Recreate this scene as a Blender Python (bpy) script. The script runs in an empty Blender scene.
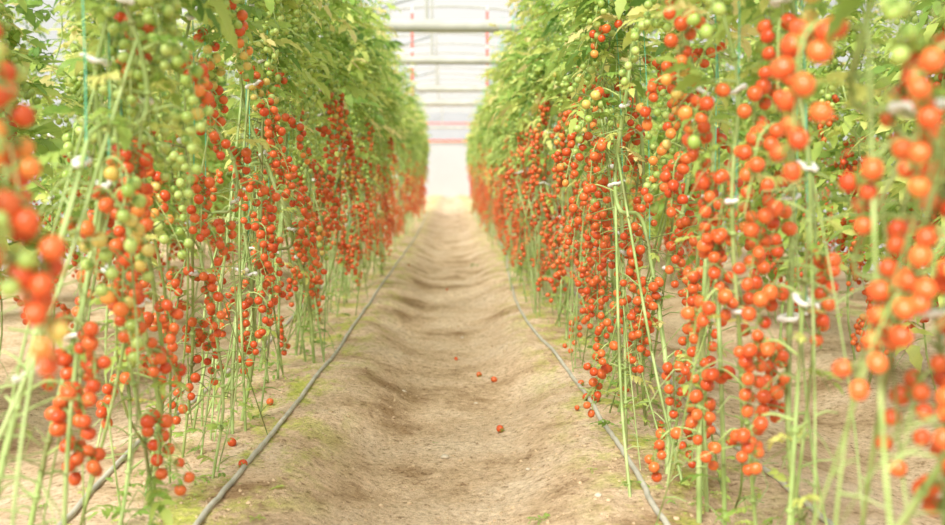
import bpy, math, random
import numpy as np
from mathutils import Vector, Matrix, Euler, noise

random.seed(7)
rng = np.random.default_rng(11)
scene = bpy.context.scene
C = scene.collection
PI = math.pi
R = random.uniform

# ------------------------------------------------------------------ camera
FPX = 1100.0
CAM = Vector((0.0, 0.0, 0.90))
VPX, VPY = 450.0, 178.0
PITCH = math.atan((262.5 - VPY) / FPX)
YAW = math.atan((472.5 - VPX) / FPX)
cd = bpy.data.cameras.new('camera')
cam = bpy.data.objects.new('camera', cd)
C.objects.link(cam)
cam.location = CAM
cam.rotation_euler = Euler((PI / 2 - PITCH, 0, -YAW), 'XYZ')
cd.sensor_width = 36.0
cd.lens = FPX / 945.0 * 36.0
cd.clip_end = 300
cd.dof.use_dof = True
cd.dof.focus_distance = 3.9
cd.dof.aperture_fstop = 2.3
scene.camera = cam
CR = cam.rotation_euler.to_matrix()


def at(px, py, z=0.0):
    """the point at height z that the photograph shows at a pixel"""
    d = CR @ Vector(((px - 472.5) / FPX, (262.5 - py) / FPX, -1.0))
    t = (z - CAM.z) / d.z
    return CAM + d * t


# ------------------------------------------------------------------ materials
def new_mat(name):
    m = bpy.data.materials.new(name)
    m.use_nodes = True
    nt = m.node_tree
    for n in list(nt.nodes):
        nt.nodes.remove(n)
    out = nt.nodes.new('ShaderNodeOutputMaterial')
    return m, nt, out


def node(nt, kind, **kw):
    n = nt.nodes.new(kind)
    for k, v in kw.items():
        if k in n.inputs:
            n.inputs[k].default_value = v
        else:
            setattr(n, k, v)
    return n


def ramp(nt, stops):
    r = nt.nodes.new('ShaderNodeValToRGB')
    e = r.color_ramp.elements
    while len(e) < len(stops):
        e.new(0.5)
    for el, (p, c) in zip(e, stops):
        el.position = p
        el.color = (*c, 1)
    return r


def simple(name, col, rough=0.5, var=None, scale=30.0, metallic=0.0, sss=0.0, spec=0.5, trans=0.0):
    m, nt, out = new_mat(name)
    b = node(nt, 'ShaderNodeBsdfPrincipled', Roughness=rough, Metallic=metallic)
    b.inputs['Specular IOR Level'].default_value = spec
    tc = nt.nodes.new('ShaderNodeTexCoord')
    nz = node(nt, 'ShaderNodeTexNoise', Scale=scale, Detail=3.0)
    nt.links.new(tc.outputs['Object'], nz.inputs['Vector'])
    r = ramp(nt, [(0.3, col), (0.7, var or tuple(min(1, c * 1.25) for c in col))])
    nt.links.new(nz.outputs['Fac'], r.inputs[0])
    nt.links.new(r.outputs[0], b.inputs['Base Color'])
    if trans > 0:
        t = nt.nodes.new('ShaderNodeBsdfTranslucent')
        nt.links.new(r.outputs[0], t.inputs['Color'])
        mx = node(nt, 'ShaderNodeMixShader', Fac=trans)
        nt.links.new(b.outputs[0], mx.inputs[1])
        nt.links.new(t.outputs[0], mx.inputs[2])
        nt.links.new(mx.outputs[0], out.inputs[0])
    else:
        nt.links.new(b.outputs[0], out.inputs[0])
    return m


def fruit_mat(name, c1, c2):
    m, nt, out = new_mat(name)
    b = node(nt, 'ShaderNodeBsdfPrincipled', Roughness=0.26)
    b.inputs['Specular IOR Level'].default_value = 0.55
    oi = nt.nodes.new('ShaderNodeObjectInfo')
    geo = nt.nodes.new('ShaderNodeNewGeometry')
    nz = node(nt, 'ShaderNodeTexNoise', Scale=22.0, Detail=1.0)
    nt.links.new(geo.outputs['Position'], nz.inputs['Vector'])
    add = node(nt, 'ShaderNodeMath', operation='ADD')
    half = node(nt, 'ShaderNodeMath', operation='MULTIPLY')
    half.inputs[1].default_value = 0.55
    nt.links.new(oi.outputs['Random'], half.inputs[0])
    nt.links.new(half.outputs[0], add.inputs[0])
    m2 = node(nt, 'ShaderNodeMath', operation='MULTIPLY')
    m2.inputs[1].default_value = 0.5
    nt.links.new(nz.outputs['Fac'], m2.inputs[0])
    nt.links.new(m2.outputs[0], add.inputs[1])
    r = ramp(nt, [(0.2, c1), (0.85, c2)])
    nt.links.new(add.outputs[0], r.inputs[0])
    nt.links.new(r.outputs[0], b.inputs['Base Color'])
    t = nt.nodes.new('ShaderNodeBsdfTranslucent')
    nt.links.new(r.outputs[0], t.inputs['Color'])
    mx = node(nt, 'ShaderNodeMixShader', Fac=0.18)
    nt.links.new(b.outputs[0], mx.inputs[1])
    nt.links.new(t.outputs[0], mx.inputs[2])
    nt.links.new(mx.outputs[0], out.inputs[0])
    return m


M = {}
M['red'] = fruit_mat('ripe_tomato_skin', (0.68, 0.085, 0.022), (0.80, 0.20, 0.05))
M['orange'] = fruit_mat('turning_tomato_skin', (0.88, 0.22, 0.05), (0.88, 0.42, 0.10))
M['yellow'] = fruit_mat('breaking_tomato_skin', (0.76, 0.55, 0.13), (0.70, 0.62, 0.20))
M['green'] = fruit_mat('unripe_tomato_skin', (0.36, 0.52, 0.10), (0.56, 0.68, 0.22))
M['calyx'] = simple('calyx_green', (0.20, 0.36, 0.08), 0.6, trans=0.3)
M['rachis'] = simple('truss_green', (0.34, 0.48, 0.14), 0.6, (0.48, 0.56, 0.22), 12)
M['twine'] = simple('green_twine', (0.10, 0.52, 0.32), 0.6, (0.20, 0.62, 0.42), 60)
M['clip'] = simple('white_clip_plastic', (0.82, 0.82, 0.78), 0.5, (0.9, 0.9, 0.86), trans=0.25)
M['hose'] = simple('grey_hose', (0.36, 0.35, 0.29), 0.6, (0.56, 0.53, 0.44), 14)
M['pale_steel'] = simple('painted_steel_pale', (0.40, 0.40, 0.345), 0.7, (0.50, 0.495, 0.44), 4)
M['dark_steel'] = simple('grey_steel', (0.22, 0.24, 0.23), 0.5)
M['red_cord'] = simple('red_cord', (0.85, 0.10, 0.06), 0.6)
M['white_cord'] = simple('white_cord', (0.85, 0.84, 0.80), 0.6)
M['stone'] = simple('pebble_stone', (0.50, 0.42, 0.31), 0.9, (0.66, 0.58, 0.46), 25)
M['clod'] = simple('dry_soil_clod', (0.42, 0.30, 0.18), 1.0, (0.66, 0.50, 0.33), 20, spec=0.1)


def stem_material():
    m, nt, out = new_mat('vine_stem')
    b = node(nt, 'ShaderNodeBsdfPrincipled', Roughness=0.55)
    geo = nt.nodes.new('ShaderNodeNewGeometry')
    nz = node(nt, 'ShaderNodeTexNoise', Scale=7.0, Detail=4.0)
    nt.links.new(geo.outputs['Position'], nz.inputs['Vector'])
    r = ramp(nt, [(0.36, (0.20, 0.22, 0.07)), (0.48, (0.27, 0.38, 0.11)), (0.64, (0.42, 0.52, 0.21))])
    nt.links.new(nz.outputs['Fac'], r.inputs[0])
    nt.links.new(r.outputs[0], b.inputs['Base Color'])
    n2 = node(nt, 'ShaderNodeTexNoise', Scale=160.0, Detail=2.0)
    nt.links.new(geo.outputs['Position'], n2.inputs['Vector'])
    bp = node(nt, 'ShaderNodeBump', Strength=0.4, Distance=0.002)
    nt.links.new(n2.outputs['Fac'], bp.inputs['Height'])
    nt.links.new(bp.outputs[0], b.inputs['Normal'])
    nt.links.new(b.outputs[0], out.inputs[0])
    return m


def leaf_material():
    m, nt, out = new_mat('tomato_leaf')
    at_ = nt.nodes.new('ShaderNodeAttribute')
    at_.attribute_name = 'age'
    geo = nt.nodes.new('ShaderNodeNewGeometry')
    nz = node(nt, 'ShaderNodeTexNoise', Scale=14.0, Detail=3.0)
    nt.links.new(geo.outputs['Position'], nz.inputs['Vector'])
    mm = node(nt, 'ShaderNodeMath', operation='MULTIPLY_ADD')
    mm.inputs[1].default_value = 0.35
    nt.links.new(nz.outputs['Fac'], mm.inputs[0])
    nt.links.new(at_.outputs['Fac'], mm.inputs[2])
    r = ramp(nt, [(0.15, (0.12, 0.25, 0.05)), (0.45, (0.26, 0.42, 0.085)), (0.75, (0.47, 0.58, 0.15)),
                  (0.95, (0.68, 0.70, 0.24)), (1.0, (0.70, 0.64, 0.28))])
    nt.links.new(mm.outputs[0], r.inputs[0])
    b = node(nt, 'ShaderNodeBsdfPrincipled', Roughness=0.5)
    b.inputs['Specular IOR Level'].default_value = 0.35
    nt.links.new(r.outputs[0], b.inputs['Base Color'])
    t = nt.nodes.new('ShaderNodeBsdfTranslucent')
    hs = node(nt, 'ShaderNodeHueSaturation', Saturation=0.95, Value=1.4, Hue=0.493)
    nt.links.new(r.outputs[0], hs.inputs['Color'])
    nt.links.new(hs.outputs[0], t.inputs['Color'])
    mx = node(nt, 'ShaderNodeMixShader', Fac=0.45)
    nt.links.new(b.outputs[0], mx.inputs[1])
    nt.links.new(t.outputs[0], mx.inputs[2])
    nt.links.new(mx.outputs[0], out.inputs[0])
    return m


def soil_material():
    m, nt, out = new_mat('sandy_soil')
    L = nt.links
    b = node(nt, 'ShaderNodeBsdfPrincipled', Roughness=0.95)
    b.inputs['Specular IOR Level'].default_value = 0.15
    geo = nt.nodes.new('ShaderNodeNewGeometry')
    big = node(nt, 'ShaderNodeTexNoise', Scale=2.3, Detail=5.0, Roughness=0.6)
    L.new(geo.outputs['Position'], big.inputs['Vector'])
    fine = node(nt, 'ShaderNodeTexNoise', Scale=34.0, Detail=8.0, Roughness=0.85)
    L.new(geo.outputs['Position'], fine.inputs['Vector'])
    rb = ramp(nt, [(0.34, (0.40, 0.265, 0.145)), (0.47, (0.71, 0.53, 0.35)), (0.66, (0.82, 0.66, 0.48))])
    L.new(big.outputs['Fac'], rb.inputs[0])
    rf = ramp(nt, [(0.38, (0.30, 0.23, 0.17)), (0.45, (0.84, 0.80, 0.76)), (0.55, (1.0, 1.0, 1.0)), (0.66, (1.3, 1.3, 1.3))])
    L.new(fine.outputs['Fac'], rf.inputs[0])
    mul = node(nt, 'ShaderNodeMix', data_type='RGBA', blend_type='MULTIPLY')
    mul.inputs[0].default_value = 1.0
    L.new(rb.outputs[0], mul.inputs[6])
    L.new(rf.outputs[0], mul.inputs[7])
    # moss that grows in the wetted strips along the hoses
    sep = nt.nodes.new('ShaderNodeSeparateXYZ')
    L.new(geo.outputs['Position'], sep.inputs[0])
    ax = node(nt, 'ShaderNodeMath', operation='ABSOLUTE')
    L.new(sep.outputs['X'], ax.inputs[0])
    d = node(nt, 'ShaderNodeMath', operation='SUBTRACT')
    d.inputs[1].default_value = 0.66
    L.new(ax.outputs[0], d.inputs[0])
    ad = node(nt, 'ShaderNodeMath', operation='ABSOLUTE')
    L.new(d.outputs[0], ad.inputs[0])
    band = node(nt, 'ShaderNodeMapRange')
    band.inputs['From Min'].default_value = 0.05
    band.inputs['From Max'].default_value = 0.34
    band.inputs['To Min'].default_value = 1.0
    band.inputs['To Max'].default_value = 0.0
    L.new(ad.outputs[0], band.inputs['Value'])
    mn = node(nt, 'ShaderNodeTexNoise', Scale=3.6, Detail=7.0, Roughness=0.72)
    mp = nt.nodes.new('ShaderNodeMapping')
    mp.inputs['Scale'].default_value = (1.6, 0.8, 1)
    L.new(geo.outputs['Position'], mp.inputs[0])
    L.new(mp.outputs[0], mn.inputs['Vector'])
    mr = node(nt, 'ShaderNodeMapRange')
    mr.inputs['From Min'].default_value = 0.47
    mr.inputs['From Max'].default_value = 0.60
    L.new(mn.outputs['Fac'], mr.inputs['Value'])
    mask = node(nt, 'ShaderNodeMath', operation='MULTIPLY')
    L.new(band.outputs[0], mask.inputs[0])
    L.new(mr.outputs[0], mask.inputs[1])
    mk2 = node(nt, 'ShaderNodeMath', operation='MULTIPLY')
    mk2.inputs[1].default_value = 0.95
    L.new(mask.outputs[0], mk2.inputs[0])
    moss = ramp(nt, [(0.35, (0.24, 0.27, 0.05)), (0.58, (0.60, 0.62, 0.13))])
    L.new(fine.outputs['Fac'], moss.inputs[0])
    mix = node(nt, 'ShaderNodeMix', data_type='RGBA')
    L.new(mk2.outputs[0], mix.inputs[0])
    L.new(mul.outputs[2], mix.inputs[6])
    L.new(moss.outputs[0], mix.inputs[7])
    L.new(mix.outputs[2], b.inputs['Base Color'])
    h = node(nt, 'ShaderNodeTexNoise', Scale=22.0, Detail=10.0, Roughness=0.8)
    L.new(geo.outputs['Position'], h.inputs['Vector'])
    bp = node(nt, 'ShaderNodeBump', Strength=0.9, Distance=0.018)
    vo = node(nt, 'ShaderNodeTexVoronoi', Scale=62.0)
    L.new(geo.outputs['Position'], vo.inputs['Vector'])
    vo2 = node(nt, 'ShaderNodeTexVoronoi', Scale=21.0)
    L.new(geo.outputs['Position'], vo2.inputs['Vector'])
    va = node(nt, 'ShaderNodeMath', operation='MULTIPLY_ADD')
    va.inputs[1].default_value = -0.30
    L.new(vo.outputs['Distance'], va.inputs[0])
    L.new(h.outputs['Fac'], va.inputs[2])
    vb = node(nt, 'ShaderNodeMath', operation='MULTIPLY_ADD')
    vb.inputs[1].default_value = -0.22
    L.new(vo2.outputs['Distance'], vb.inputs[0])
    L.new(va.outputs[0], vb.inputs[2])
    L.new(vb.outputs[0], bp.inputs['Height'])
    L.new(bp.outputs[0], b.inputs['Normal'])
    L.new(b.outputs[0], out.inputs[0])
    return m


def film_material(name, clear, tint):
    m, nt, out = new_mat(name)
    L = nt.links
    tr = nt.nodes.new('ShaderNodeBsdfTransparent')
    tr.inputs['Color'].default_value = (*tint, 1)
    tl = nt.nodes.new('ShaderNodeBsdfTranslucent')
    tl.inputs['Color'].default_value = (0.34, 0.345, 0.35, 1)
    df = nt.nodes.new('ShaderNodeBsdfDiffuse')
    geo = nt.nodes.new('ShaderNodeNewGeometry')
    nz = node(nt, 'ShaderNodeTexNoise', Scale=1.2, Detail=4.0)
    L.new(geo.outputs['Position'], nz.inputs['Vector'])
    r = ramp(nt, [(0.35, (0.50, 0.53, 0.54)), (0.65, (0.66, 0.67, 0.67))])
    L.new(nz.outputs['Fac'], r.inputs[0])
    L.new(r.outputs[0], df.inputs['Color'])
    m1 = node(nt, 'ShaderNodeMixShader', Fac=0.35)
    L.new(tl.outputs[0], m1.inputs[1])
    L.new(df.outputs[0], m1.inputs[2])
    m2 = node(nt, 'ShaderNodeMixShader', Fac=clear)
    L.new(m1.outputs[0], m2.inputs[1])
    L.new(tr.outputs[0], m2.inputs[2])
    L.new(m2.outputs[0], out.inputs[0])
    return m


M['stem'] = stem_material()
M['leaf'] = leaf_material()
M['soil'] = soil_material()
M['film'] = film_material('greenhouse_film', 0.55, (0.96, 0.97, 0.97))
M['wall_panel'] = simple('white_end_panel', (0.47, 0.475, 0.48), 0.7, (0.52, 0.525, 0.53), 0.6, trans=0.1)


# ------------------------------------------------------------------ mesh building
class MB:
    """collects quads and triangles; build() links them as ONE mesh object"""

    def __init__(self):
        self.v, self.f, self.mi, self.age, self.n = [], [], [], [], 0

    def add(self, verts, faces, mi=0, age=None):
        verts = np.asarray(verts, dtype=np.float32).reshape(-1, 3)
        faces = np.asarray(faces, dtype=np.int32)
        self.v.append(verts)
        self.f.append(faces + self.n)
        self.mi.append(np.full(len(faces), mi, dtype=np.int32) if np.isscalar(mi) else np.asarray(mi, dtype=np.int32))
        self.age.append(np.full(len(verts), 0.5 if age is None else age, dtype=np.float32))
        self.n += len(verts)

    def mesh(self, name, mats, smooth=True):
        me = bpy.data.meshes.new(name)
        V = np.concatenate(self.v)
        lv = np.concatenate([a.reshape(-1) for a in self.f])
        tot = np.concatenate([np.full(len(a), a.shape[1], dtype=np.int32) for a in self.f])
        start = np.concatenate([[0], np.cumsum(tot)[:-1]]).astype(np.int32)
        me.vertices.add(len(V))
        me.vertices.foreach_set('co', V.reshape(-1))
        me.loops.add(len(lv))
        me.loops.foreach_set('vertex_index', lv.astype(np.int32))
        me.polygons.add(len(tot))
        me.polygons.foreach_set('loop_start', start)
        me.polygons.foreach_set('loop_total', tot)
        me.polygons.foreach_set('material_index', np.concatenate(self.mi))
        me.polygons.foreach_set('use_smooth', np.full(len(tot), smooth))
        a = me.attributes.new('age', 'FLOAT', 'POINT')
        a.data.foreach_set('value', np.concatenate(self.age))
        for m in mats:
            me.materials.append(m)
        me.update(calc_edges=True)
        return me


def tube_geo(pts, rad, seg=6, cap=True):
    pts = np.asarray(pts, dtype=np.float64)
    n = len(pts)
    rad = np.full(n, rad) if np.isscalar(rad) else np.asarray(rad)
    tan = np.gradient(pts, axis=0)
    tan /= np.linalg.norm(tan, axis=1, keepdims=True) + 1e-9
    ref = np.array([1.0, 0.13, 0.0]) if abs(tan[0, 2]) > 0.5 else np.array([0.0, 0.1, 1.0])
    vs = []
    prev = ref
    ang = np.linspace(0, 2 * PI, seg, endpoint=False)
    for i in range(n):
        u = prev - tan[i] * prev.dot(tan[i])
        l = np.linalg.norm(u)
        if l < 1e-4:
            u = np.cross(tan[i], [0, 1, 0.3])
            l = np.linalg.norm(u)
        u /= l
        w = np.cross(tan[i], u)
        prev = u
        vs.append(pts[i] + rad[i] * (np.cos(ang)[:, None] * u + np.sin(ang)[:, None] * w))
    V = np.concatenate(vs)
    i = np.arange(n - 1)[:, None] * seg
    j = np.arange(seg)[None, :]
    k = (np.arange(seg) + 1) % seg
    F = np.stack([i + j, i + k[None, :], i + seg + k[None, :], i + seg + j], axis=2).reshape(-1, 4)
    return V, F


def curve(ctrl, n):
    """a Catmull-Rom line through the control points"""
    P = [Vector(c) for c in ctrl]
    P = [P[0] * 2 - P[1]] + P + [P[-1] * 2 - P[-2]]
    out = []
    m = len(P) - 3
    for i in range(n):
        t = i / (n - 1) * m
        k = min(int(t), m - 1)
        u = t - k
        a, b, c, d = P[k:k + 4]
        out.append(0.5 * ((2 * b) + (c - a) * u + (2 * a - 5 * b + 4 * c - d) * u * u + (3 * b - a - 3 * c + d) * u ** 3))
    return out


def sphere_geo(seg, rings, r=1.0, plum=1.0, dimple=0.12):
    vs, fs = [], []
    for i in range(rings + 1):
        th = PI * i / rings
        for j in range(seg):
            ph = 2 * PI * j / seg
            rr = math.sin(th) * (1 + 0.02 * math.cos(3 * ph))
            z = math.cos(th) * plum
            if i <= rings * 0.25:
                z -= dimple * math.exp(-(rr / 0.3) ** 2)
            vs.append((rr * math.cos(ph) * r, rr * math.sin(ph) * r, z * r))
    for i in range(rings):
        for j in range(seg):
            fs.append((i * seg + j, (i + 1) * seg + j, (i + 1) * seg + (j + 1) % seg, i * seg + (j + 1) % seg))
    return np.array(vs), np.array(fs)


def calyx_geo(r=1.0, plum=1.0):
    vs, fs = [], []
    for k in range(5):
        a = 2 * PI * k / 5 + 0.2
        ca, sa = math.cos(a), math.sin(a)
        b = len(vs)
        top = 0.93 * plum
        for (rad, w, z) in ((0.08, 0.12, top), (0.42, 0.13, top + 0.06), (0.78, 0.09, top - 0.08), (1.05, 0.02, top + 0.12)):
            for s in (-1, 1):
                vs.append(((rad * ca - s * w * sa) * r, (rad * sa + s * w * ca) * r, z * r))
        for i in range(3):
            fs.append((b + 2 * i, b + 2 * i + 1, b + 2 * i + 3, b + 2 * i + 2))
    return np.array(vs), np.array(fs)


FRUIT_R = 0.0158
STAGES = ('red', 'orange', 'yellow', 'green')
fruit_mesh = {}
for stg in STAGES:
    for plum in (1.0, 1.16):
        mb = MB()
        v, f = sphere_geo(18, 12, FRUIT_R, plum)
        mb.add(v, f, 0)
        v, f = calyx_geo(FRUIT_R, plum)
        mb.add(v, f, 1)
        fruit_mesh[stg, plum] = mb.mesh('tomato', [M[stg], M['calyx']])


# ------------------------------------------------------------------ objects
def tag(o, label=None, cat=None, group=None, kind=None):
    if label:
        o['label'] = label
    if cat:
        o['category'] = cat
    if group:
        o['group'] = group
    if kind:
        o['kind'] = kind
    return o


def link(name, data, parent=None, mat=None):
    o = bpy.data.objects.new(name, data)
    C.objects.link(o)
    if parent is not None:
        o.parent = parent
    if mat is not None:
        o.matrix_basis = mat
    return o


# ------------------------------------------------------------------ leaves
def leaflet_geo(length, width, lod, curl, fold):
    if lod == 0:
        ts = np.array([0, .12, .25, .36, .48, .60, .72, .86, 1.0])
        ws = np.array([.05, .55, .98, .70, .90, .60, .70, .32, .02])
    elif lod == 1:
        ts = np.array([0, .22, .42, .62, .82, 1.0])
        ws = np.array([.08, .95, .70, .85, .40, .02])
    else:
        ts = np.array([0, .3, .68, 1.0])
        ws = np.array([.10, .95, .7, .03])
    n = len(ts)
    y = ts * length
    zc = -curl * length * ts ** 2
    vs = []
    for s in (-1, 0, 1):
        x = s * ws * width * 0.5
        back = np.where(s != 0, -0.04 * length * (ws > 0.65), 0)
        z = zc + abs(s) * fold * ws * width * 0.5 + (rng.normal(0, 0.04 * width, n) if s else 0)
        vs.append(np.stack([x, y + back, z], axis=1))
    V = np.concatenate(vs)
    F = []
    for a in (0, 1):
        for i in range(n - 1):
            F.append((a * n + i, (a + 1) * n + i, (a + 1) * n + i + 1, a * n + i + 1))
    return V, np.array(F)


def rotm(axis, a):
    return np.array(Matrix.Rotation(a, 3, axis))


def leaf_template(L, lod):
    """a pinnate tomato leaf growing along +Y from the origin and drooping towards its tip"""
    Vs, Fs, n = [], [], 0

    def put(v, f):
        nonlocal n
        Vs.append(v)
        Fs.append(f + n)
        n += len(v)
    droop = R(0.25, 0.75)
    side = R(-0.25, 0.25)

    def spine(t):
        return np.array([side * L * t * t, L * t * (1 - 0.18 * droop * t), L * (0.22 * t - droop * t * t)])
    pts = np.array([spine(t) for t in np.linspace(0, 1, 5 if lod else 7)])
    v, f = tube_geo(pts, np.linspace(0.0028, 0.0011, len(pts)), 3)
    put(v, f)
    stations = [(0.30, 0.55), (0.50, 0.8), (0.68, 0.95), (0.84, 0.9)]
    if lod == 2:
        stations = [(0.35, 0.8), (0.60, 1.1), (0.82, 1.05)]
    for (t, sz) in stations:
        for s in (-1, 1):
            ll = L * 0.36 * sz * R(0.85, 1.15)
            v, f = leaflet_geo(ll, ll * R(0.48, 0.62), lod, R(0.15, 0.6), R(-0.1, 0.35))
            m = rotm('Z', -s * R(0.85, 1.25)) @ rotm('Y', R(-0.5, 0.5)) @ rotm('X', R(-0.5, 0.1))
            v = v @ m.T + spine(t + R(-0.02, 0.02))
            put(v, f)
            if lod == 0 and t < 0.8:
                l2 = ll * 0.3
                v, f = leaflet_geo(l2, l2 * 0.6, 1, 0.3, 0.1)
                v = v @ (rotm('Z', -s * R(0.8, 1.4)) @ rotm('X', R(-0.5, 0.2))).T + spine(t + 0.08)
                put(v, f)
    ll = L * 0.42
    v, f = leaflet_geo(ll, ll * 0.55, lod, 0.4, 0.15)
    v = v @ (rotm('X', -droop * 1.1) @ rotm('Y', R(-0.3, 0.3))).T + spine(1.0)
    put(v, f)
    return np.concatenate(Vs), np.concatenate(Fs)


LEAVES = {lod: [leaf_template(R(0.15, 0.25), lod) for _ in range(10)] for lod in (0, 1, 2)}


def add_leaf(mb, pos, az, up, scale, lod, age):
    v, f = random.choice(LEAVES[lod])
    m = rotm('Z', az) @ rotm('X', up) @ rotm('Y', R(-0.4, 0.4))
    mb.add((v * scale) @ m.T + np.array(pos), f, 0, age)


# ------------------------------------------------------------------ trusses
def truss_template(nf):
    """the drooping stalk of a truss, and where its fruits hang: (position, axis matrix, size)"""
    out = R(0.035, 0.12)
    length = 0.022 + nf * R(0.0075, 0.0125)
    bend = R(-0.07, 0.07)
    ctrl = [(0, 0, 0), (0, out * 0.6, 0.014), (0, out, -0.015), (bend * .5, out + 0.01, -length * .55), (bend, out + R(0, .02), -length)]
    pts = curve(ctrl, 14)
    g = [tube_geo(np.array(pts), np.linspace(0.0030, 0.0014, 14), 5)]
    fruits = []
    for i in range(nf):
        t = 0.30 + 0.70 * (i / (nf - 1))
        p = pts[min(13, int(t * 13))].lerp(pts[min(13, int(t * 13) + 1)], (t * 13) % 1)
        a = (0 if i % 2 else PI) + R(-0.8, 0.8)
        reach = R(0.016, 0.034)
        d = Vector((math.cos(a), math.sin(a) * 0.9, 0))
        c = p + d * reach + Vector((0, 0, -R(0.004, 0.014)))
        if i == nf - 1:
            c = p + Vector((R(-.004, .004), R(-.004, .004), -0.018))
            d = Vector((0.1, 0, 0))
        size = R(0.86, 1.1) * (1.0 - 0.18 * i / nf)
        ax = (p - c).normalized()
        mat = ax.to_track_quat('Z', 'Y').to_matrix().to_4x4()
        mid = p.lerp(c + ax * FRUIT_R * size, 0.5) + Vector((0, 0, 0.004))
        g.append(tube_geo(np.array([p, mid, c + ax * FRUIT_R * size * 0.9]), 0.0011, 3))
        fruits.append((c, mat, size))
    return g, fruits


TRUSS = []
for k in range(9):
    nf = [7, 9, 11, 13, 8, 10, 12, 6, 15][k]
    g, fr = truss_template(nf)
    mb = MB()
    for v, f in g:
        mb.add(v, f)
    TRUSS.append((mb.mesh('truss', [M['rachis']]), g, fr))


def stage_of(ripe, i, n):
    """ripe 1: all red ... 0: all green; the fruits nearest the vine colour first"""
    x = ripe * 1.6 - (i / n) * 0.55 + R(-0.12, 0.12)
    return 0 if x > 0.62 else 1 if x > 0.5 else 2 if x > 0.38 else 3


FAR = {}
lowv, lowf = sphere_geo(9, 6, FRUIT_R, 1.05, 0)
MIDv, MIDf = sphere_geo(12, 8, FRUIT_R, 1.05, 0.1)
for k, (me, g, fr) in enumerate(TRUSS):
    for rk, ripe in (('ripe', 1.0), ('turning', 0.5), ('green', 0.05)):
        mb = MB()
        for v, f in g[:1]:
            mb.add(v, f, 4)
        for i, (c, mat, size) in enumerate(fr):
            mb.add(lowv * size + np.array(c), lowf, stage_of(ripe, i, len(fr)))
        FAR[k, rk] = mb.mesh('truss', [M['red'], M['orange'], M['yellow'], M['green'], M['rachis']])

# clip: a small open plastic ring with a hinge lump
mb = MB()
ringp = [(0.010 * math.cos(a), 0.010 * math.sin(a), 0.001 * math.sin(3 * a)) for a in np.linspace(0.2, 2 * PI - 0.2, 14)]
v, f = tube_geo(np.array(ringp), 0.0038, 6)
mb.add(v, f)
v, f = sphere_geo(8, 6, 0.007, 0.8, 0)
mb.add(v + np.array([-0.012, 0, 0]), f)
v, f = tube_geo(np.array([(0.010, 0.004, 0), (0.018, 0.006, 0.004), (0.024, 0.004, 0.002)]), [0.004, 0.0034, 0.002], 5)
mb.add(v, f)
CLIP = mb.mesh('clip', [M['clip']])

ORD = ['first', 'second', 'third', 'fourth', 'fifth', 'sixth', 'seventh', 'eighth', 'ninth', 'tenth', 'eleventh', 'twelfth',
       'thirteenth', 'fourteenth', 'fifteenth', 'sixteenth', 'seventeenth', 'eighteenth', 'nineteenth', 'twentieth',
       'twenty-first', 'twenty-second', 'twenty-third', 'twenty-fourth', 'twenty-fifth', 'twenty-sixth', 'twenty-seventh',
       'twenty-eighth', 'twenty-ninth', 'thirtieth']


def ground_z(x, y):
    ax = abs(x)
    w = 0.04 * math.sin(y * 1.7 + (0 if x > 0 else 2)) + 0.03 * math.sin(y * 3.9 + x)
    t = min(1, max(0, (ax - 0.14 - w) / 0.36))
    s = t * t * (3 - 2 * t)
    z = -0.115 * (1 - s)
    if ax > 1.05:      # the aisle behind the row
        t = min(1, max(0, 1 - abs(ax - 1.5) / 0.42))
        z -= 0.08 * t * t * (3 - 2 * t)
    z += 0.02 * noise.noise(Vector((x * 2.2, y * 1.3, 0))) + 0.009 * noise.noise(Vector((x * 9, y * 7, 3)))
    z += 0.008 * noise.noise(Vector((x * 27, y * 22, 5)))
    return z


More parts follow.
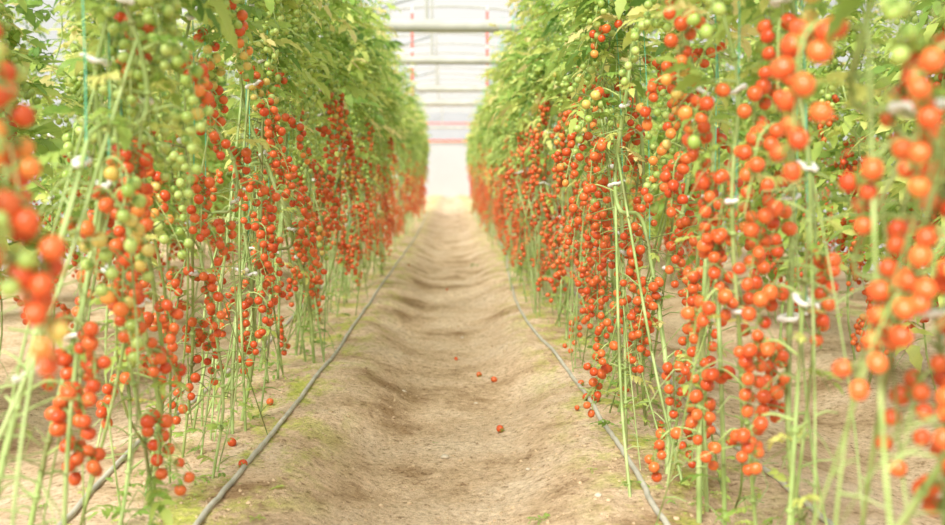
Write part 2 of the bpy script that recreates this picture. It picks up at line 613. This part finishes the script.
def plant(side, x0, y0, dist, near, top, rear=False):
    root = bpy.data.objects.new('tomato_plant', None)
    C.objects.link(root)
    gz = ground_z(side * x0, y0)
    root.location = (side * x0, y0, gz)
    root.empty_display_size = 0.1
    lod = 0 if dist < 6 else 1 if dist < 12 else 2
    if rear and lod == 0:
        lod = 1
    inward = -side
    # --- the vine: leans along the row, then climbs its twine
    lean = R(-0.5, 0.5) if R(0, 1) < 0.75 else R(-0.1, 0.1)
    q = R(0, 1)
    tx, ty = inward * R(-0.04, 0.10), lean
    zk = R(0.45, 0.95)
    bx = R(-0.13, 0.13)
    ctrl = [(bx, 0, -0.02), (bx * 0.5 + inward * R(0, 0.05), lean * 0.3, zk * 0.40), (tx, lean * 0.85, zk),
            (tx + R(-0.03, 0.03), lean + R(-0.05, 0.05), zk + 0.28)]
    if near and q < 0.35:     # a lowered vine whose stem kinks over before it climbs on
        ctrl = ctrl[:3] + [(tx + inward * 0.03, lean * 0.85 + 0.03, zk + 0.10), (tx + inward * 0.10, lean * 0.85 + R(-.12, .12), zk + 0.12),
                           (tx + inward * 0.10, lean + R(-0.05, 0.05), zk + 0.26)]
    zz = zk + 0.50
    while zz < top - 0.1:
        ctrl.append((tx + R(-0.045, 0.045) + inward * 0.03, lean + R(-0.05, 0.05), zz))
        zz += 0.2
    ctrl.append((tx + inward * R(0, 0.12), lean + R(-0.1, 0.1), top))
    n = 46 if lod == 0 else 26 if lod == 1 else 14
    pts = curve(ctrl, n)
    r0 = R(0.0042, 0.0078)
    rad = [r0 * (1 - 0.45 * max(0, p.z - 1.0)) for p in pts]
    mb = MB()
    v, f = tube_geo(np.array(pts), np.maximum(rad, 0.0025), 8 if lod == 0 else 5)
    mb.add(v, f)

    def on_stem(z):
        c = [i for i in range(len(pts) - 1) if pts[i].z <= z < pts[i + 1].z]
        if not c:
            return pts[-1]
        i = c[-1]
        return pts[i].lerp(pts[i + 1], (z - pts[i].z) / (pts[i + 1].z - pts[i].z + 1e-6))
    # leaf scars and cut stalks along the bare lower stem
    if lod == 0:
        z = 0.15
        while z < 1.25:
            p = on_stem(z)
            a = R(0, 2 * PI)
            l = R(0.012, 0.05)
            e = p + Vector((math.cos(a) * l, math.sin(a) * l, l * R(0.1, 0.9)))
            v, f = tube_geo(np.array([p, p.lerp(e, .6), e]), [0.0042, 0.0030, 0.0022], 5)
            mb.add(v, f)
            v, f = sphere_geo(6, 5, 0.0098, 0.7, 0)
            mb.add(v + np.array(p), f)
            z += R(0.10, 0.2)
    # old truss stalks and leaf stalks left along the vine
    for _ in range(36 if lod == 0 else 14 if lod == 1 else 8):
        z = R(0.12, 1.6)
        p = on_stem(z)
        a = R(0, 2 * PI)
        l = R(0.05, 0.16)
        d1 = Vector((math.cos(a), math.sin(a), R(-0.4, 0.7)))
        e1 = p + d1 * l * 0.5
        e2 = e1 + Vector((math.cos(a + R(-.8, .8)), math.sin(a + R(-.8, .8)), R(-1.6, 0.2))) * l * 0.5
        v, f = tube_geo(np.array(curve([p, e1, e2], 5)), np.linspace(R(.0016, .003), .0010, 5), 4)
        mb.add(v, f)
    link('stem', mb.mesh('stem', [M['stem']]), root)
    for _ in range(0 if rear else random.choice((2, 2, 3)) if lod < 2 else 1):   # the lowered length of the vine, lying over along the row
        s0 = Vector((R(-.2, .14), -lean * R(0.4, 1.0) + R(-.2, .2), -0.02))
        p1 = on_stem(R(0.8, 1.3))
        b_ = s0.lerp(p1, 0.5) + Vector((inward * R(-0.04, 0.08), R(-.12, .12), R(-.2, .1)))
        pp = curve([s0, b_, p1], 14 if lod == 0 else 7)
        sb = MB()
        v, f = tube_geo(np.array(pp), r0 * R(0.4, 0.85), 6 if lod == 0 else 4)
        sb.add(v, f)
        for p in pp[1:-1:2]:
            a = R(0, 2 * PI)
            e = p + Vector((math.cos(a), math.sin(a), R(-.5, .8))) * R(0.02, 0.09)
            v, f = tube_geo(np.array([p, p.lerp(e, .5) + Vector((0, 0, .006)), e]), [0.003, 0.002, 0.0012], 4)
            sb.add(v, f)
        link('stem', sb.mesh('stem', [M['stem']]), root)
    # --- foliage
    fo = MB()
    z = R(0.15, 0.6)
    while z < top:
        p = on_stem(z)
        a = R(0, 2 * PI)
        if rear and 0.4 < z < 1.3:
            z += R(0.02, 0.05)
            sc, age = R(0.9, 1.4), R(0.2, 0.7)
        elif z < 0.95:
            z += R(0.035, 0.11)
            sc, age = R(0.2, 0.55), R(0.2, 0.9)
            if R(0, 1) < 0.35:
                continue
        elif z < 1.3:
            z += R(0.035, 0.08)
            sc, age = R(0.4, 0.85), R(0.15, 0.75)
        else:
            z += R(0.015, 0.029) * (1.0 if lod < 2 and not rear else 1.35)
            sc, age = R(0.6, 1.1), min(0.85, max(0, random.gauss(0.44, 0.24)))
            if z > top - 0.35:
                sc *= 0.75
                age += 0.15
        if R(0, 1) < 0.012:
            age = 0.95
        add_leaf(fo, p, a, R(-0.15, 0.7), sc, lod, age)
        if R(0, 1) < 0.3 and z > 1.2:       # side shoot
            q_ = p + Vector((R(-.1, .1), R(-.12, .12), R(0, .1)))
            add_leaf(fo, q_, R(0, 2 * PI), R(0, 1.0), sc * 0.6, max(lod, 1), age + 0.1)
    for _ in range(7 if not rear and lod < 2 else 0):     # shoots sprouting at the foot
        a = R(0, 2 * PI)
        l = R(0.01, 0.16)
        add_leaf(fo, (bx * 0.9 + math.cos(a) * l * 0.4, math.sin(a) * l, R(0.0, 0.16)), R(0, 2 * PI), R(-0.1, 0.9), R(0.12, 0.36), max(1, lod), R(0.1, 0.6))
    link('foliage', fo.mesh('foliage', [M['leaf']]), root)
    # --- trusses
    z = R(0.22, 0.5)
    switch = R(0.72, 1.2) if side < 0 else R(0.78, 1.38)
    nred = ngreen = 0
    while z < 1.8:
        p = on_stem(z)
        k = random.randrange(len(TRUSS))
        hang = z - 0.03
        ripe = R(0.85, 1.15) if z < switch + R(-0.12, 0.12) else R(0.35, 0.72) if z < switch + 0.2 else 0.05
        if ripe > 0.8:
            nred += 1
        elif ripe < 0.1:
            ngreen += 1
        if R(0, 1) < 0.6:
            ang = math.atan2(0, inward) - PI / 2 + R(-1.1, 1.1)
        else:
            ang = R(0, 2 * PI)
        if ripe < 0.8 and R(0, 1) < 0.65:
            ang = math.atan2(0, inward) - PI / 2 + R(-0.8, 0.8)
            p = p + Vector((inward * R(0.0, 0.03), 0, 0))
        tm = Matrix.Translation(p) @ Matrix.Rotation(ang, 4, 'Z') @ Matrix.Rotation(R(-0.12, 0.25), 4, 'X')
        if near:
            t = link('truss', TRUSS[k][0], root, tm)
            fr = TRUSS[k][2]
            if ripe > 0.8 and R(0, 1) < 0.25:
                fr = fr[:max(5, int(len(fr) * R(0.5, 0.9)))]
            plum = 1.16 if R(0, 1) < 0.3 else 1.0
            for i, (c, mat, size) in enumerate(fr):
                s = STAGES[stage_of(ripe, i, len(fr))]
                sc = size * (0.86 if ripe < 0.1 else 1.0)
                link('tomato', fruit_mesh[s, plum], t, Matrix.Translation(c) @ mat @ Matrix.Rotation(R(0, 6), 4, 'Z') @ Matrix.Scale(sc, 4))
            if ripe < 0.1:
                t['label'] = 'truss of unripe green cherry tomatoes'
            elif ripe < 0.8:
                t['label'] = 'truss of cherry tomatoes turning from green to orange'
        else:
            me = FAR[k, 'ripe' if ripe > 0.8 else 'turning' if ripe > 0.1 else 'green']
            link('truss', me, root, tm)
        z += (R(0.08, 0.19) if side < 0 else R(0.07, 0.165)) if z < switch else R(0.055, 0.13)
    # --- clips
    if dist < 9:
        z = R(0.5, 0.7)
        while z < 1.9:
            p = on_stem(z)
            c = link('clip', CLIP, root, Matrix.Translation(p) @ Euler((R(-.5, .5), R(-.5, .5), R(0, 6))).to_matrix().to_4x4() @ Matrix.Scale(R(1.15, 1.65), 4))
            z += R(0.22, 0.42)
    topw = Vector(root.location) + Vector(on_stem(top - 0.05))
    low = Vector(root.location) + Vector(on_stem(zk + 0.02))
    return root, low, topw


def twine(low, topw):
    p0 = Vector((low.x + 0.010, low.y, low.z))
    p1 = Vector((topw.x, topw.y, 2.62))
    pts = [p0.lerp(p1, t) + Vector((0.006 * math.sin(9 * t), 0.006 * math.cos(11 * t), 0)) for t in [i / 9 for i in range(10)]]
    mb = MB()
    v, f = tube_geo(np.array(pts), 0.0016, 4)
    mb.add(v, f)
    o = link('support_twine', mb.mesh('support_twine', [M['twine']]))
    return o


FRONT = {-1: 0.80, 1: 0.73}
TOPS = {-1: 2.40, 1: 2.22}
ROW_END = 30.0
for side in (-1, 1):
    word = 'left' if side < 0 else 'right'
    y, i = 1.30, 0
    while y < ROW_END:
        d = y
        root, low, topw = plant(side, FRONT[side] + R(-0.06, 0.05), y, d, d < 9.5, TOPS[side] + R(-0.18, 0.12))
        tw = twine(low, topw)
        if i < 30:
            tag(root, f'cherry tomato vine rooted {ORD[i]} from the camera in the row {word} of the path', 'tomato plant', f'tomato vines in the {word} row')
            tag(tw, f'green twine holding the {ORD[i]} tomato vine from the camera, {word} of the path', 'twine', f'support twines of the {word} row')
        else:
            band = 'halfway down' if d < 18 else 'far down'
            tag(root, f'small-looking cherry tomato vine with red trusses {band} the row {word} of the path', 'tomato plant', f'tomato vines {band} the {word} row')
            tag(tw, f'green twine over the vines {band} the row {word} of the path', 'twine', f'support twines {band} the {word} row')
        y += 0.265 * R(0.8, 1.2) if y < 12 else 0.36 * R(0.85, 1.15)
        i += 1
    # the next row behind, seen through the gaps
    y = 3.2
    while y < 19:
        root, low, topw = plant(side, 1.98 + R(-0.06, 0.06), y, y + 2, False, 2.3 + R(-0.15, 0.15), rear=True)
        tag(root, f'cherry tomato vine of the next row, seen through the gaps of the {word} row', 'tomato plant', f'tomato vines behind the {word} row')
        y += 0.36 * R(0.85, 1.15)
    y = 6.5
    while y < 22:
        root, low, topw = plant(side, 3.1 + R(-0.06, 0.06), y, 13, False, 2.3 + R(-0.15, 0.15), rear=True)
        tag(root, f'cherry tomato vine of the outermost {word} row beside the film wall', 'tomato plant', f'tomato vines of the outermost {word} row')
        y += 0.42 * R(0.85, 1.15)

# ------------------------------------------------------------------ ground
xs = sorted(set([round(v, 4) for v in np.concatenate([np.arange(-4.2, -1.2, 0.12), np.arange(-1.2, 1.2, 0.022), np.arange(1.2, 4.21, 0.12)])]))
ys = [-2.0, -1.0, 0.0, 1.0]
s = 0.022
yy = 1.1
while yy < 64:
    ys.append(yy)
    yy += max(0.022, 0.022 * (yy / 3.2) ** 1.35)
xs, ys = np.array(xs), np.array(ys)
G = np.array([[(x, y, ground_z(x, y)) for x in xs] for y in ys]).reshape(-1, 3)
nx = len(xs)
I = (np.arange(len(ys) - 1)[:, None] * nx + np.arange(nx - 1)[None, :]).reshape(-1)
mb = MB()
mb.add(G, np.stack([I, I + 1, I + nx + 1, I + nx], axis=1))
floor = link('floor', mb.mesh('floor', [M['soil']]))
tag(floor, 'sandy soil floor with a trodden furrow path between the tomato rows', kind='structure')


# crumbs of soil scattered over the path: nobody could count them
def lump_geo(r, seed):
    v, f = sphere_geo(7, 5, r, 0.7, 0)
    out = []
    for p in v:
        k = 1 + 0.45 * noise.noise(Vector(p) * (1.2 / r) + Vector((seed, 0, 0)))
        out.append(Vector(p) * k)
    return np.array(out), f


mb = MB()
for _ in range(5500):
    y = 2.4 + 7 * R(0, 1) ** 1.7
    x = R(-0.95, 0.95)
    v, f = lump_geo(R(0.0018, 0.005) if R(0, 1) < 0.93 else R(0.005, 0.010), R(0, 100))
    mb.add(v + np.array([x, y, ground_z(x, y)]), f)
o = link('soil_crumbs', mb.mesh('soil_crumbs', [M['clod']]))
tag(o, 'dry soil crumbs scattered over the sandy path', 'soil', kind='stuff')

# creeping seedlings and moss tufts under both rows: nobody could count them
mb = MB()
for _ in range(1500):
    y = 2.0 + 13 * R(0, 1) ** 1.6
    sx = random.choice((-1, 1))
    x = sx * (0.60 + abs(random.gauss(0, 0.22)))
    if noise.noise(Vector((x * 3, y * 1.6, 9))) < -0.08:
        continue
    add_leaf(mb, (x, y, ground_z(x, y) + 0.002), R(0, 2 * PI), R(-0.1, 0.6), R(0.05, 0.17), 2, R(0.2, 0.75))
o = link('undergrowth', mb.mesh('undergrowth', [M['leaf']]))
tag(o, 'tiny green seedlings and moss tufts creeping under both tomato rows', 'undergrowth', kind='stuff')

# stones
STONES = [(445, 458, 0.016, 'pale flat stone in the middle of the path near the bottom'),
          (352, 443, 0.010, 'small stone on the left slope of the path'),
          (528, 470, 0.009, 'small stone right of the path centre near the bottom'),
          (598, 496, 0.011, 'pale stone beside the right hose near the bottom'),
          (404, 392, 0.012, 'brown stone on the left slope of the path, halfway down'),
          (462, 338, 0.012, 'small stone in the path centre, farther along'),
          (476, 404, 0.010, 'small stone just left of the fallen tomato on the path')]


def ground_at(px, py):
    z = 0.0
    for _ in range(8):
        p = at(px, py, z)
        z = ground_z(p.x, p.y)
    return p


for (px, py, r, lab) in STONES:
    p = ground_at(px, py)
    mb = MB()
    v, f = sphere_geo(14, 9, r, 0.6, 0)
    w = [Vector(q) * (1 + 0.3 * noise.noise(Vector(q) * (1.1 / r) + Vector((px, 0, 0)))) for q in v]
    mb.add(np.array(w), f)
    o = link('stone', mb.mesh('stone', [M['stone']]))
    o.location = (p.x, p.y, p.z + r * 0.25)
    tag(o, lab, 'stone', 'stones on the path')

# fallen tomatoes
FALL = [(500, 432, 'ripe tomato fallen on the right half of the path, lowest in the picture'),
        (494, 382, 'ripe tomato fallen on the path centre, halfway down the picture'),
        (456, 361, 'small ripe tomato fallen in the furrow, left of the others'),
        (479, 377, 'dull red tomato fallen just left of the halfway one'),
        (409, 266, 'ripe tomato fallen beside the left hose, far along'),
        (447, 291, 'tiny distant red tomato in the furrow of the path'),
        (581, 386, 'ripe tomato touching the inner side of the right hose'),
        (586, 400, 'ripe tomato on the soil under the right hose bend'),
        (596, 402, 'ripe tomato on the soil just past the right hose'),
        (621, 398, 'ripe tomato on moss between right hose and vines, left of a pair'),
        (626, 392, 'ripe tomato on moss between right hose and vines, right of a pair'),
        (577, 411, 'flattened red tomato pressed into the soil inside the right hose'),
        (660, 428, 'ripe tomato lying at the foot of the right row vines'),
        (243, 468, 'ripe tomato lying against the left hose, largest there'),
        (270, 405, 'ripe tomato on the soil under the left row'),
        (232, 446, 'ripe tomato behind the left hose beside moss')]
for (px, py, lab) in FALL:
    p = ground_at(px, py)
    o = link('tomato', fruit_mesh['red', 1.0 if px % 2 else 1.16])
    o.location = (p.x, p.y, p.z + 0.013)
    o.rotation_euler = (R(0.8, 2.2), R(-0.6, 0.6), R(0, 6))
    sc = 0.62 if ('small' in lab or 'tiny' in lab or 'flattened' in lab) else 0.92
    o.scale = (sc, sc, sc)
    tag(o, lab, 'tomato', 'tomatoes fallen on the soil')


# low leafy weeds and a fallen leaf
def rosette(px, py, n, sc, name, lab, age):
    p = ground_at(px, py)
    mb = MB()
    for k in range(n):
        add_leaf(mb, (0, 0, 0.004), 2 * PI * k / n + R(-.4, .4), R(0.0, 0.7), sc * R(0.7, 1.1), 1, age)
    o = link(name, mb.mesh(name, [M['leaf']]))
    o.location = p
    tag(o, lab, 'weed', 'weeds beside the path')
    return o


rosette(540, 522, 6, 0.17, 'weed', 'small green weed on the path at the bottom edge', 0.3)
rosette(632, 484, 6, 0.20, 'weed', 'low green weed touching the right hose, nearer one', 0.3)
rosette(592, 470, 4, 0.09, 'weed', 'tiny weed seedling on the right slope of the path', 0.5)
rosette(650, 405, 6, 0.28, 'weed', 'bushy weed at the foot of the right row', 0.35)
rosette(436, 444, 3, 0.07, 'weed', 'tiny bluish weed seedling in the path centre', 0.1)
rosette(476, 266, 6, 0.30, 'weed', 'small dark weed far along the path', 0.1)
rosette(255, 520, 7, 0.12, 'weed', 'moss-like low weed just inside the left hose', 0.5)
rosette(200, 480, 7, 0.22, 'weed', 'low weed between left hose and the vines', 0.4)
mb = MB()
v, f = leaflet_geo(0.045, 0.03, 0, 0.15, 0.2)
mb.add(v, f, 0, 0.6)
o = link('fallen_leaf', mb.mesh('fallen_leaf', [M['leaf']]))
o.location = ground_at(285, 488) + Vector((0, 0, 0.006))
o.rotation_euler = (0, 0.1, 1.9)
tag(o, 'yellow-green leaflet fallen on the soil right of the left hose', 'leaf')


# ------------------------------------------------------------------ hoses
def hose(pix, lab, group, extra=None, r=0.0085):
    P = [Vector(q) for q in extra or []] + [ground_at(*q) for q in pix]
    P.sort(key=lambda p: p.y)
    n = 160
    pts = curve([(p.x, p.y, 0) for p in P], n)
    for p in pts:
        p.z = ground_z(p.x, p.y) * 0.7 + 0.3 * ground_z(p.x, p.y + .1) + r * 0.75
    mb = MB()
    v, f = tube_geo(np.array(pts), r, 10)
    mb.add(v, f)
    o = link('irrigation_hose', mb.mesh('irrigation_hose', [M['hose']]))
    tag(o, lab, 'hose', group)


hose([(199, 524), (240, 475), (275, 432), (318, 375), (345, 340), (372, 300), (398, 262), (414, 240), (423, 222)],
     'grey irrigation hose running along the left edge of the path', 'irrigation hoses',
     [(-0.66, 1.0, 0), (-0.60, 29.5, 0)])
hose([(666, 524), (640, 482), (603, 425), (570, 375), (540, 338), (518, 305), (508, 272), (500, 243)],
     'grey irrigation hose bending along the right edge of the path', 'irrigation hoses',
     [(0.60, 1.0, 0), (0.60, 29.5, 0)])
hose([], 'grey irrigation hose on the soil behind the left row stems', 'irrigation hoses',
     [(-1.02, 1.0, 0), (-1.0, 2.5, 0), (-1.06, 4, 0), (-1.0, 6, 0), (-1.05, 10, 0), (-1.02, 19, 0)])
hose([], 'grey irrigation hose on the soil behind the right row stems', 'irrigation hoses',
     [(0.96, 1.0, 0), (0.99, 2.5, 0), (0.95, 4, 0), (1.0, 6, 0), (0.97, 10, 0), (1.0, 19, 0)])


# ------------------------------------------------------------------ greenhouse shell
def box_geo(x0, x1, y0, y1, z0, z1):
    v = [(x, y, z) for x in (x0, x1) for y in (y0, y1) for z in (z0, z1)]
    f = [(0, 1, 3, 2), (4, 6, 7, 5), (0, 4, 5, 1), (2, 3, 7, 6), (0, 2, 6, 4), (1, 5, 7, 3)]
    return np.array(v), np.array(f)


HW, EAVE, RIDGE, Y0, Y1 = 4.0, 2.7, 4.3, -2.0, 60.0


def arch(n=25, off=0.0):
    return [((HW + off) * math.cos(PI * (1 - k / (n - 1))), EAVE + (RIDGE - EAVE + off) * math.sin(PI * k / (n - 1))) for k in range(n)]


A = arch(25, 0.03)
mb = MB()
vs, nA = [], len(A)
yl = np.arange(Y0, Y1 + 0.1, 2.0)
for y in yl:
    for (x, z) in A:
        vs.append((x, y, z))
I = (np.arange(len(yl) - 1)[:, None] * nA + np.arange(nA - 1)[None, :]).reshape(-1)
mb.add(vs, np.stack([I, I + 1, I + nA + 1, I + nA], axis=1))
tag(link('ceiling', mb.mesh('ceiling', [M['film']])), 'white arched plastic film roof of the greenhouse', kind='structure')
for side, nm in ((-1, 'wall_left'), (1, 'wall_right')):
    mb = MB()
    x = side * (HW + 0.03)
    mb.add([(x, Y0, -0.2), (x, Y1, -0.2), (x, Y1, EAVE), (x, Y0, EAVE)], [(0, 1, 2, 3)])
    tag(link(nm, mb.mesh(nm, [M['film']], False)), 'white plastic film side wall of the greenhouse', kind='structure')
# the end wall: a white panel below, film between rails above
YW = 58.0
mb = MB()
v, f = box_geo(-HW, HW, YW, YW + 0.05, -0.3, 2.72)
mb.add(v, f)
tag(link('wall_back', mb.mesh('wall_back', [M['wall_panel']], False)), 'white panel end wall at the far end of the path', kind='structure')
mb = MB()
A2 = arch(25, 0.0)
vs = [(x, YW + 0.02, z) for (x, z) in A2] + [(0, YW + 0.02, EAVE)]
mb.add(vs, [(k, k + 1, 25) for k in range(24)])
tag(link('wall_back_gable', mb.mesh('wall_back_gable', [M['film']], False)), 'white film gable over the end wall', kind='structure')
tn = 1
for (z0, z1, col, lab) in ((2.80, 2.90, 'red_cord', 'thin red rail along the top of the end wall'),
                           (2.72, 2.80, 'pale_steel', 'pale rail on top of the white end wall'),
                           (3.72, 3.78, 'red_cord', 'thin red rail across the gable')):
    mb = MB()
    v, f = box_geo(-3.4, 3.4, YW - 0.06, YW, z0, z1)
    mb.add(v, f)
    tag(link(f'trim_{tn}', mb.mesh('trim', [M[col]], False)), lab, kind='structure')
    tn += 1
# hoops under the film
for y in np.arange(2.0, 58, 2.0):
    mb = MB()
    pts = [(-HW + .02, y, 0), (-HW + .02, y, 1.4)] + [(x * 0.99, y, z - 0.03) for (x, z) in arch(25)] + [(HW - .02, y, 1.4), (HW - .02, y, 0)]
    v, f = tube_geo(np.array(pts), 0.02, 6)
    mb.add(v, f)
    tag(link(f'trim_{tn}', mb.mesh('trim', [M['pale_steel']])), 'pale steel hoop carrying the roof film', kind='structure', group='roof hoops')
    tn += 1

# cross beams with their posts and braces
BEAMS = [(15.5, 0.090, 'nearest and thickest of the pale cross beams over the path'),
         (20.0, 0.075, 'second pale cross beam over the path'),
         (26.4, 0.07, 'third pale cross beam over the path'),
         (31.4, 0.08, 'fourth pale cross beam over the path'),
         (46.0, 0.05, 'farthest pale cross beam, just before the end wall')]
for bi, (y, r, lab) in enumerate(BEAMS):
    root = bpy.data.objects.new('roof_truss', None)
    C.objects.link(root)
    z = 3.02 if bi < 4 else 3.0
    root.location = (0, y, z)
    tag(root, lab, 'roof beam', 'cross beams under the roof')
    mb = MB()
    v, f = tube_geo(np.array([(x, 0, -0.015 * (1 - (x / 4) ** 2)) for x in np.linspace(-3.85, 3.85, 12)]), r, 14)
    mb.add(v, f)
    link('beam', mb.mesh('beam', [M['pale_steel']]), root)
    for (x, zz) in ((-0.32, RIDGE - z - 0.05), (1.7, 0.9), (-1.9, 0.9)):
        mb = MB()
        v, f = tube_geo(np.array([(x, 0, 0), (x, 0, zz)]), 0.022, 8)
        mb.add(v, f)
        link('post', mb.mesh('post', [M['pale_steel']]), root)
    for (xa, za, xb, zb) in ((-0.32, 0.42, -1.1, 0.18), (0.98, 0.05, 1.25, 1.0)):
        mb = MB()
        v, f = tube_geo(np.array([(xa, 0, za), (xb, 0, zb)]), 0.016, 8)
        mb.add(v, f)
        link('brace', mb.mesh('brace', [M['dark_steel']]), root)

# red-banded cords hanging from the roof on both sides of the path
for side, px in ((-1, 413.0), (1, 487.0)):
    y = 21.5
    x = (px - VPX) / FPX * y
    root = bpy.data.objects.new('banded_cord', None)
    C.objects.link(root)
    root.location = (x, y, 1.9)
    tag(root, f'red and white banded cord hanging from the roof over the {"left" if side < 0 else "right"} row', 'cord', 'banded cords')
    mb = MB()
    v, f = tube_geo(np.array([(0, 0, 0), (0, 0, 1.2), (0, 0, 2.3)]), 0.014, 8)
    mb.add(v, f)
    link('cord', mb.mesh('cord', [M['white_cord']]), root)
    z = 0.1
    while z < 2.2:
        mb = MB()
        l = R(0.22, 0.34)
        v, f = tube_geo(np.array([(0, 0, z), (0, 0, min(2.3, z + l))]), 0.021, 8)
        mb.add(v, f)
        link('red_band', mb.mesh('red_band', [M['red_cord']]), root)
        z += l + R(0.06, 0.10)

# crop wires over the rows that carry the twines
for side in (-1, 1):
    word = 'left' if side < 0 else 'right'
    mb = MB()
    x = side * (FRONT[side] - 0.03)
    v, f = tube_geo(np.array([(x, y, 2.62 + 0.01 * math.sin(y)) for y in np.linspace(1.0, 57.9, 60)]), 0.003, 5)
    mb.add(v, f)
    tag(link('crop_wire', mb.mesh('crop_wire', [M['twine']])), f'green crop wire stretched over the {word} row', 'wire', 'crop wires')

# ------------------------------------------------------------------ light
w = bpy.data.worlds.new('sky')
scene.world = w
w.use_nodes = True
nt = w.node_tree
bg = nt.nodes['Background']
bg.inputs['Color'].default_value = (1.0, 0.985, 0.95, 1)
bg.inputs['Strength'].default_value = 0.77
sd = bpy.data.lights.new('sun', 'SUN')
sd.energy = 7.6
sd.angle = math.radians(28)
sd.color = (1.0, 0.96, 0.88)
sun = bpy.data.objects.new('sun', sd)
C.objects.link(sun)
sun.rotation_euler = Euler((math.radians(46), 0, math.radians(-24)))
sun.location = (0, -5, 12)

scene.view_settings.view_transform = 'Standard'
scene.view_settings.look = 'None'
scene.view_settings.exposure = 0.55
scene.view_settings.gamma = 1.0
scene.view_settings.use_curve_mapping = False
scene.cycles.use_denoising = True
scene.cycles.max_bounces = 10
scene.cycles.diffuse_bounces = 6
scene.cycles.transmission_bounces = 6
scene.cycles.transparent_max_bounces = 8
scene.cycles.sample_clamp_indirect = 8
